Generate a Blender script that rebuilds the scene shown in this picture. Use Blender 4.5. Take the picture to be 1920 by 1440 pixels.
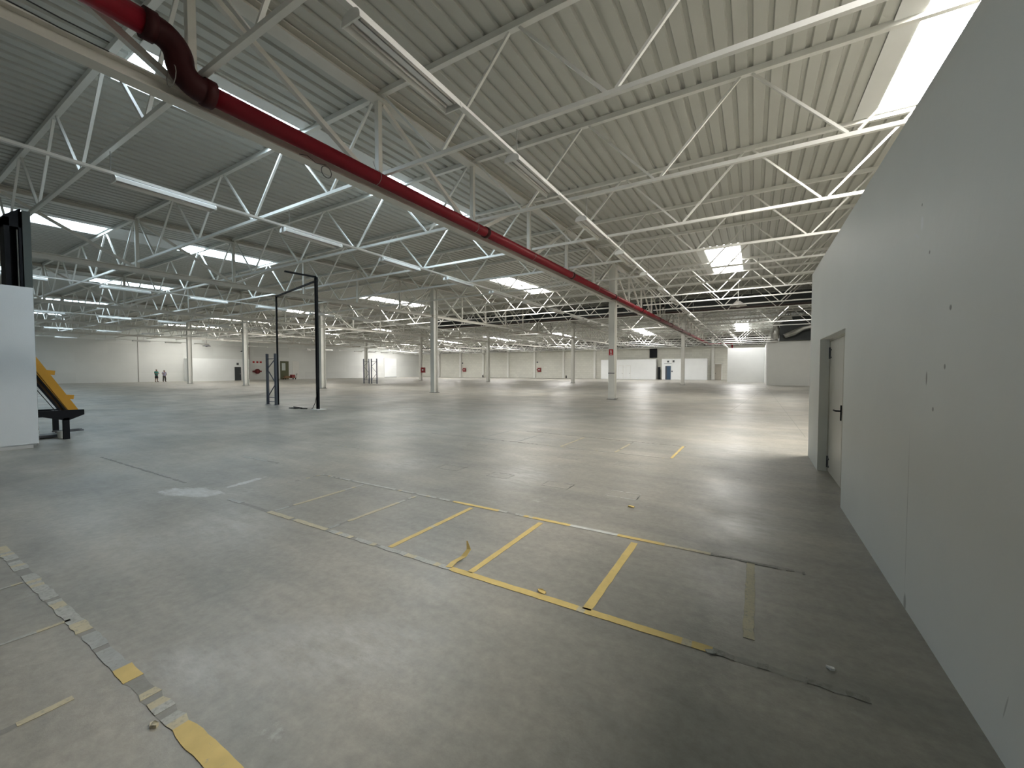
import bpy, math, random
from mathutils import Vector, Matrix

random.seed(7)
for o in list(bpy.data.objects):
    bpy.data.objects.remove(o)
SC = bpy.context.scene
COL = SC.collection
R = math.radians

# ------------------------------------------------------------------ camera, world, exposure
K = 1.095
CAM_H = 1.6196
cam = bpy.data.cameras.new('camera')
cam.sensor_fit = 'HORIZONTAL'
cam.sensor_width = 36.0
cam.lens = 758.44 / 1920 * 36.0
cam.clip_start = 0.05
cam.clip_end = 300
co = bpy.data.objects.new('camera', cam)
COL.objects.link(co)
yaw, pitch, roll = 0.5380, -0.03387, -0.0001
fw0 = Vector((-math.sin(yaw), math.cos(yaw), 0))
rt0 = Vector((math.cos(yaw), math.sin(yaw), 0))
up0 = Vector((0, 0, 1))
fw = fw0 * math.cos(pitch) + up0 * math.sin(pitch)
up = up0 * math.cos(pitch) - fw0 * math.sin(pitch)
rt = rt0 * math.cos(roll) + up * math.sin(roll)
up = up * math.cos(roll) - rt0 * math.sin(roll)
co.matrix_world = Matrix(((rt.x, up.x, -fw.x, 0), (rt.y, up.y, -fw.y, 0), (rt.z, up.z, -fw.z, CAM_H), (0, 0, 0, 1)))
SC.camera = co

w = bpy.data.worlds.new('sky')
SC.world = w
w.use_nodes = True
w.node_tree.nodes['Background'].inputs[0].default_value = (0.75, 0.85, 1.0, 1)
w.node_tree.nodes['Background'].inputs[1].default_value = 1.0

SC.view_settings.view_transform = 'Standard'
SC.view_settings.look = 'None'
SC.view_settings.gamma = 1
SC.view_settings.use_curve_mapping = False
SC.view_settings.exposure = 0.0
SC.cycles.use_denoising = True
SC.cycles.max_bounces = 8
SC.cycles.diffuse_bounces = 6
SC.cycles.glossy_bounces = 3
SC.cycles.sample_clamp_indirect = 6.0
SC.cycles.caustics_reflective = False
SC.cycles.caustics_refractive = False

# strengths of the daylight that each group of rooflights passes on
SKY_NEAR = ((0.72, 0.89, 1.0), 14.0)
SKY_RIGHT = ((1.0, 0.95, 0.86), 64.0)
SKY_RIGHT_NEAR = ((1.0, 0.96, 0.91), 34.0)
SKY_MID = ((1.0, 0.97, 0.90), 26.0)
SKY_FAR = ((1.0, 0.98, 0.95), 35.0)

# ------------------------------------------------------------------ setting out
S = 12 * K                     # column grid across
P = 3 * K                      # joist spacing
X0 = -6.7925                   # girder that carries the red pipe
Y1 = 22.3818                   # first column row in view
RID = Y1 + 5 * P               # ridge
ZB0, ZT0, ZG0 = 5.6754, 7.3179, 5.2286
XL, XR = -72.4, 6.55
YF, YB = -7.6, 76.0

def slope(Y):
    return 0.01988 * ((Y if Y < RID else 2 * RID - Y) - Y1 + 5 * P)
def zb(Y): return ZB0 + slope(Y)
def zt(Y): return ZT0 + slope(Y)
def zg(Y): return ZG0 + 0.0087 * Y

# ------------------------------------------------------------------ materials
def new_mat(name):
    m = bpy.data.materials.new(name)
    m.use_nodes = True
    nt = m.node_tree
    return m, nt, nt.nodes['Principled BSDF']

def mat(name, col, rough=0.6, metal=0.0, var=0.12, scale=3.0, bump=0.0, bscale=60.0, spec=0.5, stretch=None):
    m, nt, b = new_mat(name)
    b.inputs['Roughness'].default_value = rough
    b.inputs['Metallic'].default_value = metal
    b.inputs['Specular IOR Level'].default_value = spec
    tc = nt.nodes.new('ShaderNodeTexCoord')
    src = tc.outputs['Object']
    if stretch:
        mp = nt.nodes.new('ShaderNodeMapping')
        mp.inputs['Scale'].default_value = stretch
        nt.links.new(src, mp.inputs[0]); src = mp.outputs[0]
    n = nt.nodes.new('ShaderNodeTexNoise')
    n.inputs['Scale'].default_value = scale
    n.inputs['Detail'].default_value = 5
    nt.links.new(src, n.inputs['Vector'])
    mx = nt.nodes.new('ShaderNodeMix'); mx.data_type = 'RGBA'
    mx.inputs[6].default_value = tuple(c * (1 - var) for c in col) + (1,)
    mx.inputs[7].default_value = tuple(min(1, c * (1 + var)) for c in col) + (1,)
    nt.links.new(n.outputs['Fac'], mx.inputs[0])
    nt.links.new(mx.outputs[2], b.inputs['Base Color'])
    if bump:
        n2 = nt.nodes.new('ShaderNodeTexNoise'); n2.inputs['Scale'].default_value = bscale
        nt.links.new(src, n2.inputs['Vector'])
        bp = nt.nodes.new('ShaderNodeBump'); bp.inputs['Strength'].default_value = bump
        bp.inputs['Distance'].default_value = 0.01
        nt.links.new(n2.outputs['Fac'], bp.inputs['Height'])
        nt.links.new(bp.outputs[0], b.inputs['Normal'])
    return m

def emis(name, col, st):
    m = bpy.data.materials.new(name); m.use_nodes = True
    nt = m.node_tree
    nt.nodes.remove(nt.nodes['Principled BSDF'])
    e = nt.nodes.new('ShaderNodeEmission')
    e.inputs[0].default_value = (*col, 1); e.inputs[1].default_value = st
    nt.links.new(e.outputs[0], nt.nodes['Material Output'].inputs[0])
    return m

M = {}
M['deck'] = mat('painted_deck', (0.50, 0.505, 0.47), 0.42, var=0.05, scale=1.5)
M['steel'] = mat('white_painted_steel', (0.80, 0.80, 0.77), 0.42, var=0.06)
M['girder'] = mat('cream_painted_steel', (0.66, 0.645, 0.60), 0.5, var=0.08)
M['column'] = mat('grey_white_column_paint', (0.76, 0.755, 0.72), 0.5, var=0.05)
M['pipe'] = mat('red_pipe_paint', (0.21, 0.009, 0.018), 0.42, var=0.12, spec=0.35)
M['pipedark'] = mat('dark_red_coupling', (0.035, 0.003, 0.004), 0.6, spec=0.25)
M['lamp'] = mat('white_enamel', (0.80, 0.80, 0.78), 0.35, var=0.04)
M['reflector'] = mat('brushed_reflector', (0.72, 0.70, 0.68), 0.28, metal=0.6, var=0.05)
M['tube'] = mat('unlit_tube_glass', (0.82, 0.78, 0.75), 0.2, var=0.03)
M['chain'] = mat('galvanised_wire', (0.30, 0.30, 0.28), 0.5, metal=0.5)
M['kerb'] = mat('white_rooflight_kerb', (0.80, 0.81, 0.80), 0.5, var=0.03)
M['black'] = mat('black_paint', (0.006, 0.007, 0.010), 0.6, spec=0.2)
M['darksteel'] = mat('dark_grey_steel', (0.06, 0.065, 0.075), 0.45)
M['greypost'] = mat('dark_grey_green_sheet', (0.11, 0.125, 0.12), 0.7, spec=0.2)
M['rack'] = mat('blue_grey_rack_paint', (0.10, 0.115, 0.15), 0.45)
M['yellowpaint'] = mat('amber_paint', (0.55, 0.27, 0.02), 0.4)
M['duct'] = mat('dark_duct_metal', (0.035, 0.042, 0.045), 0.5, var=0.3)
M['ductred'] = mat('dark_brown_beam', (0.055, 0.035, 0.03), 0.55)
M['foil'] = mat('crumpled_foil', (0.42, 0.42, 0.40), 0.35, metal=0.8, var=0.35, scale=5, bump=1.0, bscale=9)
M['whitewall'] = mat('white_panel', (0.84, 0.86, 0.86), 0.6, var=0.04, scale=1.2)
M['blockwhite'] = mat('cool_white_plaster', (0.70, 0.74, 0.78), 0.7, var=0.05, scale=2, bump=0.1)
M['backwall'] = mat('painted_blockwork', (0.66, 0.655, 0.60), 0.7, var=0.08, scale=0.6)
M['greydoor'] = mat('grey_beige_door_enamel', (0.50, 0.49, 0.44), 0.35, var=0.04)
M['bluedoor'] = mat('slate_blue_door', (0.035, 0.075, 0.13), 0.4)
M['greendoor'] = mat('olive_door', (0.09, 0.095, 0.045), 0.5)
M['darkdoor'] = mat('charcoal_door', (0.03, 0.035, 0.04), 0.5)
M['beigedoor'] = mat('beige_door', (0.40, 0.37, 0.31), 0.5)
M['glass'] = mat('pale_window_glass', (0.55, 0.60, 0.58), 0.1)
M['red'] = mat('red_cabinet', (0.20, 0.012, 0.015), 0.4)
M['sign'] = mat('red_sign_face', (0.45, 0.02, 0.02), 0.4)
M['signwhite'] = mat('sign_white', (0.8, 0.8, 0.8), 0.4)
M['cable'] = mat('black_cable', (0.02, 0.02, 0.02), 0.5)
M['concretechip'] = mat('exposed_mortar', (0.40, 0.40, 0.38), 0.9, bump=0.5)
M['skin'] = mat('skin', (0.20, 0.11, 0.075), 0.6, spec=0.2)
M['hair'] = mat('dark_hair', (0.02, 0.015, 0.012), 0.6)
M['teal'] = mat('teal_shirt', (0.02, 0.14, 0.12), 0.8)
M['lilac'] = mat('lilac_shirt', (0.25, 0.24, 0.32), 0.8)
M['blackcloth'] = mat('black_cloth', (0.008, 0.008, 0.010), 0.8)
M['darkcloth'] = mat('charcoal_cloth', (0.045, 0.04, 0.035), 0.8)
M['wood'] = mat('pallet_wood', (0.22, 0.13, 0.07), 0.8)
M['dome_near'] = emis('rooflight_near', *SKY_NEAR)
M['dome_right'] = emis('rooflight_right', *SKY_RIGHT)
M['dome_right_near'] = emis('rooflight_right_near', *SKY_RIGHT_NEAR)
M['dome_mid'] = emis('rooflight_mid', *SKY_MID)
M['dome_far'] = emis('rooflight_far', *SKY_FAR)

def tape_mat(name, col, wear):
    m = mat(name, col, 0.55, var=0.22, scale=9)
    nt = m.node_tree; b = nt.nodes['Principled BSDF']
    tc = nt.nodes.new('ShaderNodeTexCoord')
    n = nt.nodes.new('ShaderNodeTexNoise'); n.inputs['Scale'].default_value = 42; n.inputs['Detail'].default_value = 7; n.inputs['Roughness'].default_value = 0.7
    nt.links.new(tc.outputs['Object'], n.inputs['Vector'])
    cr = nt.nodes.new('ShaderNodeValToRGB')
    cr.color_ramp.elements[0].position = wear - 0.10; cr.color_ramp.elements[1].position = wear + 0.10
    nt.links.new(n.outputs['Fac'], cr.inputs[0])
    mx = nt.nodes.new('ShaderNodeMix'); mx.data_type = 'RGBA'
    old = b.inputs['Base Color'].links[0].from_socket
    mx.inputs[6].default_value = (0.27, 0.265, 0.245, 1)
    nt.links.new(old, mx.inputs[7]); nt.links.new(cr.outputs[0], mx.inputs[0])
    nt.links.new(mx.outputs[2], b.inputs['Base Color'])
    return m
M['tape_y'] = tape_mat('yellow_floor_tape', (0.62, 0.47, 0.17), 0.30)
M['tape_p'] = tape_mat('pale_worn_tape', (0.50, 0.45, 0.31), 0.38)
M['tape_w'] = tape_mat('white_worn_tape', (0.42, 0.425, 0.40), 0.42)
M['tape_W'] = tape_mat('white_floor_tape', (0.52, 0.53, 0.505), 0.30)
M['tape_d'] = tape_mat('dark_tape_residue', (0.19, 0.187, 0.17), 0.47)
M['tape_r'] = tape_mat('old_tape_residue', (0.24, 0.235, 0.21), 0.48)
M['tape_g'] = tape_mat('faint_grey_line', (0.36, 0.37, 0.36), 0.40)

# floor: worn power-floated concrete
def floor_material():
    m, nt, b = new_mat('worn_concrete_floor')
    N = nt.nodes.new; L = nt.links.new
    geo = N('ShaderNodeNewGeometry')
    def noise(scale, detail=6, rough=0.6, stretch=(1, 1, 1), rot=0):
        mp = N('ShaderNodeMapping'); mp.inputs['Scale'].default_value = stretch
        mp.inputs['Rotation'].default_value = (0, 0, rot)
        L(geo.outputs['Position'], mp.inputs[0])
        n = N('ShaderNodeTexNoise'); n.inputs['Scale'].default_value = scale
        n.inputs['Detail'].default_value = detail; n.inputs['Roughness'].default_value = rough
        L(mp.outputs[0], n.inputs['Vector']); return n.outputs['Fac']
    def ramp(src, p0, p1, c0, c1):
        r = N('ShaderNodeValToRGB'); e = r.color_ramp.elements
        e[0].position = p0; e[1].position = p1; e[0].color = (*c0, 1); e[1].color = (*c1, 1)
        L(src, r.inputs[0]); return r.outputs[0]
    def mix(f, a, c, mode='MIX'):
        x = N('ShaderNodeMix'); x.data_type = 'RGBA'; x.blend_type = mode
        if isinstance(f, float): x.inputs[0].default_value = f
        else: L(f, x.inputs[0])
        for i, v in ((6, a), (7, c)):
            if isinstance(v, tuple): x.inputs[i].default_value = (*v, 1)
            else: L(v, x.inputs[i])
        return x.outputs[2]
    base = ramp(noise(0.35, 8, 0.62, (1, 1, 1)), 0.30, 0.72, (0.222, 0.222, 0.206), (0.385, 0.362, 0.318))
    streak = ramp(noise(1.1, 6, 0.65, (0.35, 1.6, 1), R(12)), 0.32, 0.70, (0.80, 0.81, 0.82), (1.18, 1.16, 1.12))
    c = mix(1.0, base, streak, 'MULTIPLY')
    fine = ramp(noise(14, 6, 0.7), 0.35, 0.68, (0.86, 0.86, 0.86), (1.10, 1.10, 1.10))
    c = mix(1.0, c, fine, 'MULTIPLY')
    # worn pale scuffs with broken outlines
    sc = ramp(noise(2.3, 9, 0.72), 0.60, 0.74, (0, 0, 0), (1, 1, 1))
    big = ramp(noise(0.55, 3, 0.5), 0.52, 0.66, (0, 0, 0), (1, 1, 1))
    fac = mix(1.0, sc, big, 'MULTIPLY')
    c = mix(fac, c, (0.50, 0.50, 0.48))
    # small dark scratches
    dk = ramp(noise(6, 8, 0.7, (0.4, 2.0, 1), R(-20)), 0.70, 0.76, (0, 0, 0), (1, 1, 1))
    c = mix(dk, c, (0.14, 0.14, 0.13))
    # spilled white paint with a crisp broken outline, then soft scuffs and painted skylight glows
    pos = geo.outputs['Position']
    edge = noise(3.0, 8, 0.7, (1, 3, 1)); mott = ramp(noise(5.0, 9, 0.75, (0.6, 1.6, 1), R(25)), 0.42, 0.66, (0, 0, 0), (1, 1, 1))
    def local(px, py, sx, sy, a):
        mp = N('ShaderNodeMapping'); mp.vector_type = 'TEXTURE'
        mp.inputs['Location'].default_value = (px, py, 0); mp.inputs['Rotation'].default_value = (0, 0, a)
        mp.inputs['Scale'].default_value = (sx, sy, 1)
        L(pos, mp.inputs[0])
        ln = N('ShaderNodeVectorMath'); ln.operation = 'LENGTH'; L(mp.outputs[0], ln.inputs[0]); return ln.outputs['Value']
    for (px, py, sx, sy, a) in ((-6.38, 2.40, 0.55, 0.20, 0.30), (-6.28, 3.02, 0.07, 0.36, 0.22)):
        ad = N('ShaderNodeMath'); ad.operation = 'MULTIPLY_ADD'; L(edge, ad.inputs[0]); ad.inputs[1].default_value = -2.0
        L(local(px, py, sx, sy, a), ad.inputs[2])
        mr = N('ShaderNodeMapRange'); L(ad.outputs[0], mr.inputs[0])
        mr.inputs[1].default_value = -0.05; mr.inputs[2].default_value = -0.30; mr.inputs[3].default_value = 0; mr.inputs[4].default_value = 0.85
        m3 = N('ShaderNodeMath'); m3.operation = 'MULTIPLY'; L(mr.outputs[0], m3.inputs[0])
        mo = N('ShaderNodeMapRange'); L(mott, mo.inputs[0]); mo.inputs[3].default_value = .45; mo.inputs[4].default_value = 1; L(mo.outputs[0], m3.inputs[1])
        c = mix(m3.outputs[0], c, (0.60, 0.62, 0.62))
    for (px, py, sx, sy, a, st) in ((-3.05, 5.45, 0.7, 1.0, 0.2, .75), (0.0, 5.0, 0.45, 1.3, 0.0, .8), (-5.2, 5.0, 0.8, 0.8, 0.0, .6), (-4.7, 2.1, 0.9, 0.7, 0.2, .55),
                                    (-2.1, 1.45, 0.8, 0.45, 0.5, .7), (-2.6, 0.95, 0.5, 0.25, 0.3, .6), (-0.3, 9.6, 1.6, 2.0, 0, .5), (-4.9, 1.4, .7, .4, .1, .4), (-8, 8, 2, 2, 0, .35)):  # some blobs are skylight reflections painted into the colour, the rest scuffs
        mr = N('ShaderNodeMapRange'); mr.interpolation_type = 'SMOOTHSTEP'; L(local(px, py, sx, sy, a), mr.inputs[0])
        mr.inputs[1].default_value = 1.0; mr.inputs[2].default_value = 0.1; mr.inputs[3].default_value = 0; mr.inputs[4].default_value = st
        m3 = N('ShaderNodeMath'); m3.operation = 'MULTIPLY'; L(mr.outputs[0], m3.inputs[0])
        mo = N('ShaderNodeMapRange'); L(mott, mo.inputs[0]); mo.inputs[3].default_value = .15; mo.inputs[4].default_value = 1; L(mo.outputs[0], m3.inputs[1])
        c = mix(m3.outputs[0], c, (0.52, 0.525, 0.51))
    L(c, b.inputs['Base Color'])
    rr = N('ShaderNodeMapRange'); L(noise(0.9, 7, 0.65), rr.inputs[0])
    rr.inputs[1].default_value = 0.3; rr.inputs[2].default_value = 0.75
    rr.inputs[3].default_value = 0.30; rr.inputs[4].default_value = 0.52
    L(rr.outputs[0], b.inputs['Roughness'])
    b.inputs['Specular IOR Level'].default_value = 0.5
    bp = N('ShaderNodeBump'); bp.inputs['Strength'].default_value = 0.25; bp.inputs['Distance'].default_value = 0.01
    L(noise(9, 6, 0.7), bp.inputs['Height']); L(bp.outputs[0], b.inputs['Normal'])
    return m
M['floor'] = floor_material()

def plaster_material():
    m = mat('pale_grey_plaster', (0.74, 0.755, 0.74), 0.55, var=0.05, scale=1.4, bump=0.12, bscale=14)
    nt = m.node_tree; b = nt.nodes['Principled BSDF']; N = nt.nodes.new; L = nt.links.new
    geo = N('ShaderNodeNewGeometry')
    cur = b.inputs['Base Color'].links[0].from_socket
    def spot(cur, y, z, sy, sz, col, amt=0.8, rot=0.0):
        mp = N('ShaderNodeMapping'); mp.vector_type = 'TEXTURE'
        mp.inputs['Location'].default_value = (0.91, y, z); mp.inputs['Scale'].default_value = (9, sy, sz)
        mp.inputs['Rotation'].default_value = (rot, 0, 0)
        L(geo.outputs['Position'], mp.inputs[0])
        ln = N('ShaderNodeVectorMath'); ln.operation = 'LENGTH'; L(mp.outputs[0], ln.inputs[0])
        mr = N('ShaderNodeMapRange'); L(ln.outputs['Value'], mr.inputs[0])
        mr.inputs[1].default_value = 1.0; mr.inputs[2].default_value = 0.6
        mr.inputs[3].default_value = 0; mr.inputs[4].default_value = amt
        x = N('ShaderNodeMix'); x.data_type = 'RGBA'; L(mr.outputs[0], x.inputs[0]); L(cur, x.inputs[6])
        x.inputs[7].default_value = (*col, 1); return x.outputs[2]
    dark = (0.16, 0.16, 0.15)
    for y, z, sy, sz in ((3.11, 1.96, .018, .018), (3.16, 1.64, .014, .018), (3.43, 1.57, .012, .05), (3.31, 1.39, .014, .016), (3.45, 2.34, .012, .014), (3.61, 2.68, .01, .012)):
        cur = spot(cur, y, z, sy, sz, dark)
    cur = spot(cur, 3.60, 2.56, .03, .05, (0.80, 0.82, 0.84), 0.9)
    cur = spot(cur, 3.68, 2.50, .06, .012, (0.76, 0.78, 0.8), 0.7, 0.5)
    cur = spot(cur, 3.70, 0.66, .006, .60, (0.30, 0.30, 0.29), 0.6)
    cur = spot(cur, 3.69, 0.04, .03, .07, (0.25, 0.25, 0.24), 0.7)
    cur = spot(cur, 2.42, 0.24, .006, .07, (0.34, 0.34, 0.33), 0.6, 0.3)
    L(cur, b.inputs['Base Color'])
    return m
M['plaster'] = plaster_material()

def block_material(name, col, dark, bw=0.8, bh=0.4, mort=0.80):
    m = mat(name, col, 0.75, var=0.07, scale=0.5)
    nt = m.node_tree; b = nt.nodes['Principled BSDF']; N = nt.nodes.new; L = nt.links.new
    cur = b.inputs['Base Color'].links[0].from_socket
    geo = N('ShaderNodeNewGeometry')
    sp = N('ShaderNodeSeparateXYZ'); L(geo.outputs['Position'], sp.inputs[0])
    ad = N('ShaderNodeMath'); ad.operation = 'ADD'; L(sp.outputs[0], ad.inputs[0]); L(sp.outputs[1], ad.inputs[1])
    cb = N('ShaderNodeCombineXYZ'); L(ad.outputs[0], cb.inputs[0]); L(sp.outputs[2], cb.inputs[1])
    br = N('ShaderNodeTexBrick'); L(cb.outputs[0], br.inputs['Vector'])
    br.inputs['Scale'].default_value = 1.0; br.inputs['Brick Width'].default_value = bw; br.inputs['Row Height'].default_value = bh
    br.inputs['Mortar Size'].default_value = 0.014
    br.inputs['Color1'].default_value = (1, 1, 1, 1); br.inputs['Color2'].default_value = (0.93, 0.93, 0.93, 1); br.inputs['Mortar'].default_value = (mort, mort, mort - .02, 1)
    mx = N('ShaderNodeMix'); mx.data_type = 'RGBA'; mx.blend_type = 'MULTIPLY'; mx.inputs[0].default_value = 1
    L(cur, mx.inputs[6]); L(br.outputs[0], mx.inputs[7])
    # upper part of the wall is bare grey cladding
    mr = N('ShaderNodeMapRange'); L(sp.outputs[2], mr.inputs[0]); mr.inputs[1].default_value = 5.55; mr.inputs[2].default_value = 5.60
    m2 = N('ShaderNodeMix'); m2.data_type = 'RGBA'; L(mr.outputs[0], m2.inputs[0]); L(mx.outputs[2], m2.inputs[6]); m2.inputs[7].default_value = (*dark, 1)
    L(m2.outputs[2], b.inputs['Base Color'])
    return m
M['back'] = block_material('cream_blockwork', (0.70, 0.695, 0.63), (0.20, 0.20, 0.185))
M['leftw'] = block_material('white_blockwork', (0.72, 0.73, 0.71), (0.78, 0.80, 0.78), 6.0, 1.3, 0.95)

# ------------------------------------------------------------------ mesh helpers
class MB:
    def __init__(s): s.v = []; s.f = []; s.m = []; s.mi = 0
    def face(s, pts):
        n = len(s.v); s.v += [tuple(p) for p in pts]; s.f.append(tuple(range(n, n + len(pts)))); s.m.append(s.mi)
    def hexa(s, p):     # 8 points: bottom 4, top 4
        n = len(s.v); s.v += [tuple(q) for q in p]
        for f in ((3, 2, 1, 0), (4, 5, 6, 7), (0, 1, 5, 4), (1, 2, 6, 5), (2, 3, 7, 6), (3, 0, 4, 7)):
            s.f.append(tuple(n + i for i in f)); s.m.append(s.mi)
    def box(s, x0, x1, y0, y1, z0, z1):
        s.hexa([(x0, y0, z0), (x1, y0, z0), (x1, y1, z0), (x0, y1, z0), (x0, y0, z1), (x1, y0, z1), (x1, y1, z1), (x0, y1, z1)])
        return s
    def bar(s, A, B, wd, ht, side=None, upv=(0, 0, 1)):
        A = Vector(A); B = Vector(B); d = (B - A).normalized()
        u = Vector(upv)
        if abs(d.dot(u)) > 0.98: u = Vector((0, 1, 0))
        sd = d.cross(u).normalized(); u = sd.cross(d).normalized()
        a = sd * wd / 2; b = u * ht / 2
        s.hexa([A - a - b, A + a - b, B + a - b, B - a - b, A - a + b, A + a + b, B + a + b, B - a + b])
        return s
    def tube(s, pts, r, n=10, caps=True):
        pts = [Vector(p) for p in pts]; rings = []
        ref = None
        for i, p in enumerate(pts):
            d = (pts[min(i + 1, len(pts) - 1)] - pts[max(i - 1, 0)]).normalized()
            if ref is None:
                ref = Vector((0, 0, 1)) if abs(d.z) < 0.9 else Vector((1, 0, 0))
            a = d.cross(ref).normalized(); ref = a.cross(d).normalized()
            rr = r[i] if isinstance(r, (list, tuple)) else r
            n0 = len(s.v)
            for k in range(n):
                t = 2 * math.pi * k / n
                s.v.append(tuple(p + a * math.cos(t) * rr + ref * math.sin(t) * rr))
            rings.append(n0)
        for a, b in zip(rings, rings[1:]):
            for k in range(n):
                s.f.append((a + k, a + (k + 1) % n, b + (k + 1) % n, b + k)); s.m.append(s.mi)
        if caps:
            s.f.append(tuple(rings[0] + k for k in reversed(range(n)))); s.m.append(s.mi)
            s.f.append(tuple(rings[-1] + k for k in range(n))); s.m.append(s.mi)
        return s
    def mesh(s, name, mats, smooth=False):
        me = bpy.data.meshes.new(name); me.from_pydata(s.v, [], s.f)
        if not isinstance(mats, (list, tuple)): mats = [mats]
        for m_ in mats: me.materials.append(M[m_] if isinstance(m_, str) else m_)
        me.polygons.foreach_set('material_index', s.m)
        if smooth:
            me.polygons.foreach_set('use_smooth', [True] * len(me.polygons))
        me.update()
        return me
    def build(s, name, mats, parent=None, smooth=False, loc=None):
        return put(name, s.mesh(name, mats, smooth), parent, loc)

def put(name, me, parent=None, loc=None):
    o = bpy.data.objects.new(name, me); COL.objects.link(o)
    if parent is not None: o.parent = parent
    if loc is not None: o.location = loc
    return o

def tag(o, label=None, cat=None, group=None, kind=None):
    if label: o['label'] = label
    if cat: o['category'] = cat
    if group: o['group'] = group
    if kind: o['kind'] = kind
    return o

def empty(name, loc=(0, 0, 0), rz=0):
    o = bpy.data.objects.new(name, None); COL.objects.link(o); o.location = loc; o.rotation_euler = (0, 0, rz)
    o.empty_display_size = 0.2
    return o

def copy_tree(o, parent=None):
    c = o.copy(); COL.objects.link(c)
    if parent is not None: c.parent = parent
    for ch in list(o.children): copy_tree(ch, c)
    return c

def struct(o): o['kind'] = 'structure'; return o

ORD = 'nearest second third fourth fifth sixth seventh eighth ninth tenth eleventh twelfth thirteenth fourteenth fifteenth sixteenth seventeenth eighteenth nineteenth twentieth'.split() + \
      ['twenty-' + x for x in 'first second third fourth fifth sixth seventh eighth ninth'.split()]

# ------------------------------------------------------------------ room shell
struct(MB().box(XL - 0.3, XR + 0.3, YF - 0.3, YB + 0.3, -0.25, 0).build('floor', 'floor'))

# rooflight openings (x centre, half width, y0, y1, dome material)
SK = []
for i in range(6):
    xc = (3.02 if i == 0 else -10.10 - S * (i - 1)); 
    for (k0, k1, tg) in ((-6, -5, 'b'), (-4, -3, 'c')):
        if i == 0 and tg == 'a': continue
        SK.append((xc, 0.76, Y1 + k0 * P + (0.22 if tg != 'c' else -0.88), Y1 + k1 * P - 0.08, ('dome_right' if tg == 'c' else 'dome_right_near') if i == 0 else 'dome_near', i, tg))
for i in range(6):
    SK.append((2.75 - S * i, 0.76, Y1 + 6 * P + .2, Y1 + 7 * P - .15, 'dome_mid', i, 'm'))
for i in range(6):
    xc = -1.45 - S * i
    if xc < XL + 2: continue
    for (k0, k1, tg) in ((0, 1, 'd'), (1, 2, 'e')):
        SK.append((xc, 0.82, Y1 + k0 * P + 0.15, Y1 + k1 * P - 0.10, 'dome_mid', i, tg))
    for (k0, k1, tg) in ((11, 12, 'f'), (12, 13, 'g'), (13, 14, 'h')):
        SK.append((xc, 0.80, Y1 + k0 * P + 0.15, Y1 + k1 * P - 0.10, 'dome_far', i, tg))

def deck():
    prof = []                                   # ribbed sheet seen from below
    x = XL - 0.3
    pitch = 0.30
    while x < XR + 0.3:
        prof += [(x, 0), (x + .195, 0), (x + .215, .055), (x + .28, .055)]
        x += pitch
    ys = sorted(set([YF - 0.3, YB + 0.3, RID] + [s_[2] for s_ in SK] + [s_[3] for s_ in SK]))
    mb = MB()
    holes = [(s_[0] - s_[1], s_[0] + s_[1], s_[2], s_[3]) for s_ in SK]
    for y0, y1 in zip(ys, ys[1:]):
        ym = (y0 + y1) / 2
        hs = [h for h in holes if h[2] < ym < h[3]]
        z0 = zt(y0) + 0.06; z1 = zt(y1) + 0.06
        for (xa, za), (xb, zb_) in zip(prof, prof[1:]):
            segs = [(xa, za, xb, zb_)]
            for h in hs:
                out = []
                for (a, p_, b_, q_) in segs:
                    if b_ <= h[0] or a >= h[1]: out.append((a, p_, b_, q_)); continue
                    f_ = lambda t: p_ + (q_ - p_) * (t - a) / (b_ - a)
                    if a < h[0]: out.append((a, p_, h[0], f_(h[0])))
                    if b_ > h[1]: out.append((h[1], f_(h[1]), b_, q_))
                segs = out
            for (a, p_, b_, q_) in segs:
                mb.face([(a, y0, z0 + p_), (a, y1, z1 + p_), (b_, y1, z1 + q_), (b_, y0, z0 + q_)])
    return struct(mb.build('ceiling', 'deck'))
deck()

# outer walls
struct(MB().box(XL - 0.3, XL, YF, YB, 0, 8.4).build('wall_left', 'leftw'))
struct(MB().box(XL - 0.3, XR + 0.3, YB, YB + 0.3, 0, 8.4).build('wall_back', 'back'))
struct(MB().box(XL - 0.3, XR + 0.3, YF - 0.3, YF, 0, 8.4).build('wall_front', 'whitewall'))
struct(MB().box(XR, XR + 0.3, YF, YB, 0, 8.4).build('wall_right_outer', 'backwall'))

# the low partition beside the camera, with its deep door recess
WX, WT, WH = 0.911, 0.26, 3.40
DY0, DY1, DH = 6.06, 8.12, 2.11
mb = MB()
mb.box(WX, WX + WT, YF, DY0, 0, WH); mb.box(WX, WX + WT, DY1, 9.41, 0, WH); mb.box(WX, WX + WT, DY0, DY1, DH, WH)
struct(mb.build('wall_right', 'plaster'))
d1 = empty('door_1', (WX + 0.13, DY0, 0)); struct(d1)
MB().box(0, .05, 0.93, 2.03, 0.02, 2.08).build('leaf', 'greydoor', d1)
MB().box(0, .05, 0.03, 0.91, 0.02, 2.08).build('leaf', 'greydoor', d1)
fr = MB(); fr.box(-.01, .12, DY1 - DY0 - .03, DY1 - DY0, 0, DH); fr.box(-.01, .12, 0, .03, 0, DH); fr.box(-.01, .12, 0, DY1 - DY0, DH - .03, DH)
fr.build('frame', 'greydoor', d1)
hd = MB(); hd.box(-.012, 0, .955, .995, .93, 1.14); hd.tube([(-.01, .975, 1.06), (-.06, .975, 1.06), (-.065, .99, 1.06), (-.065, 1.12, 1.06)], .011, 8)
tag(hd.build('handle', 'black', d1), 'black lever handle on a long plate')
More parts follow.
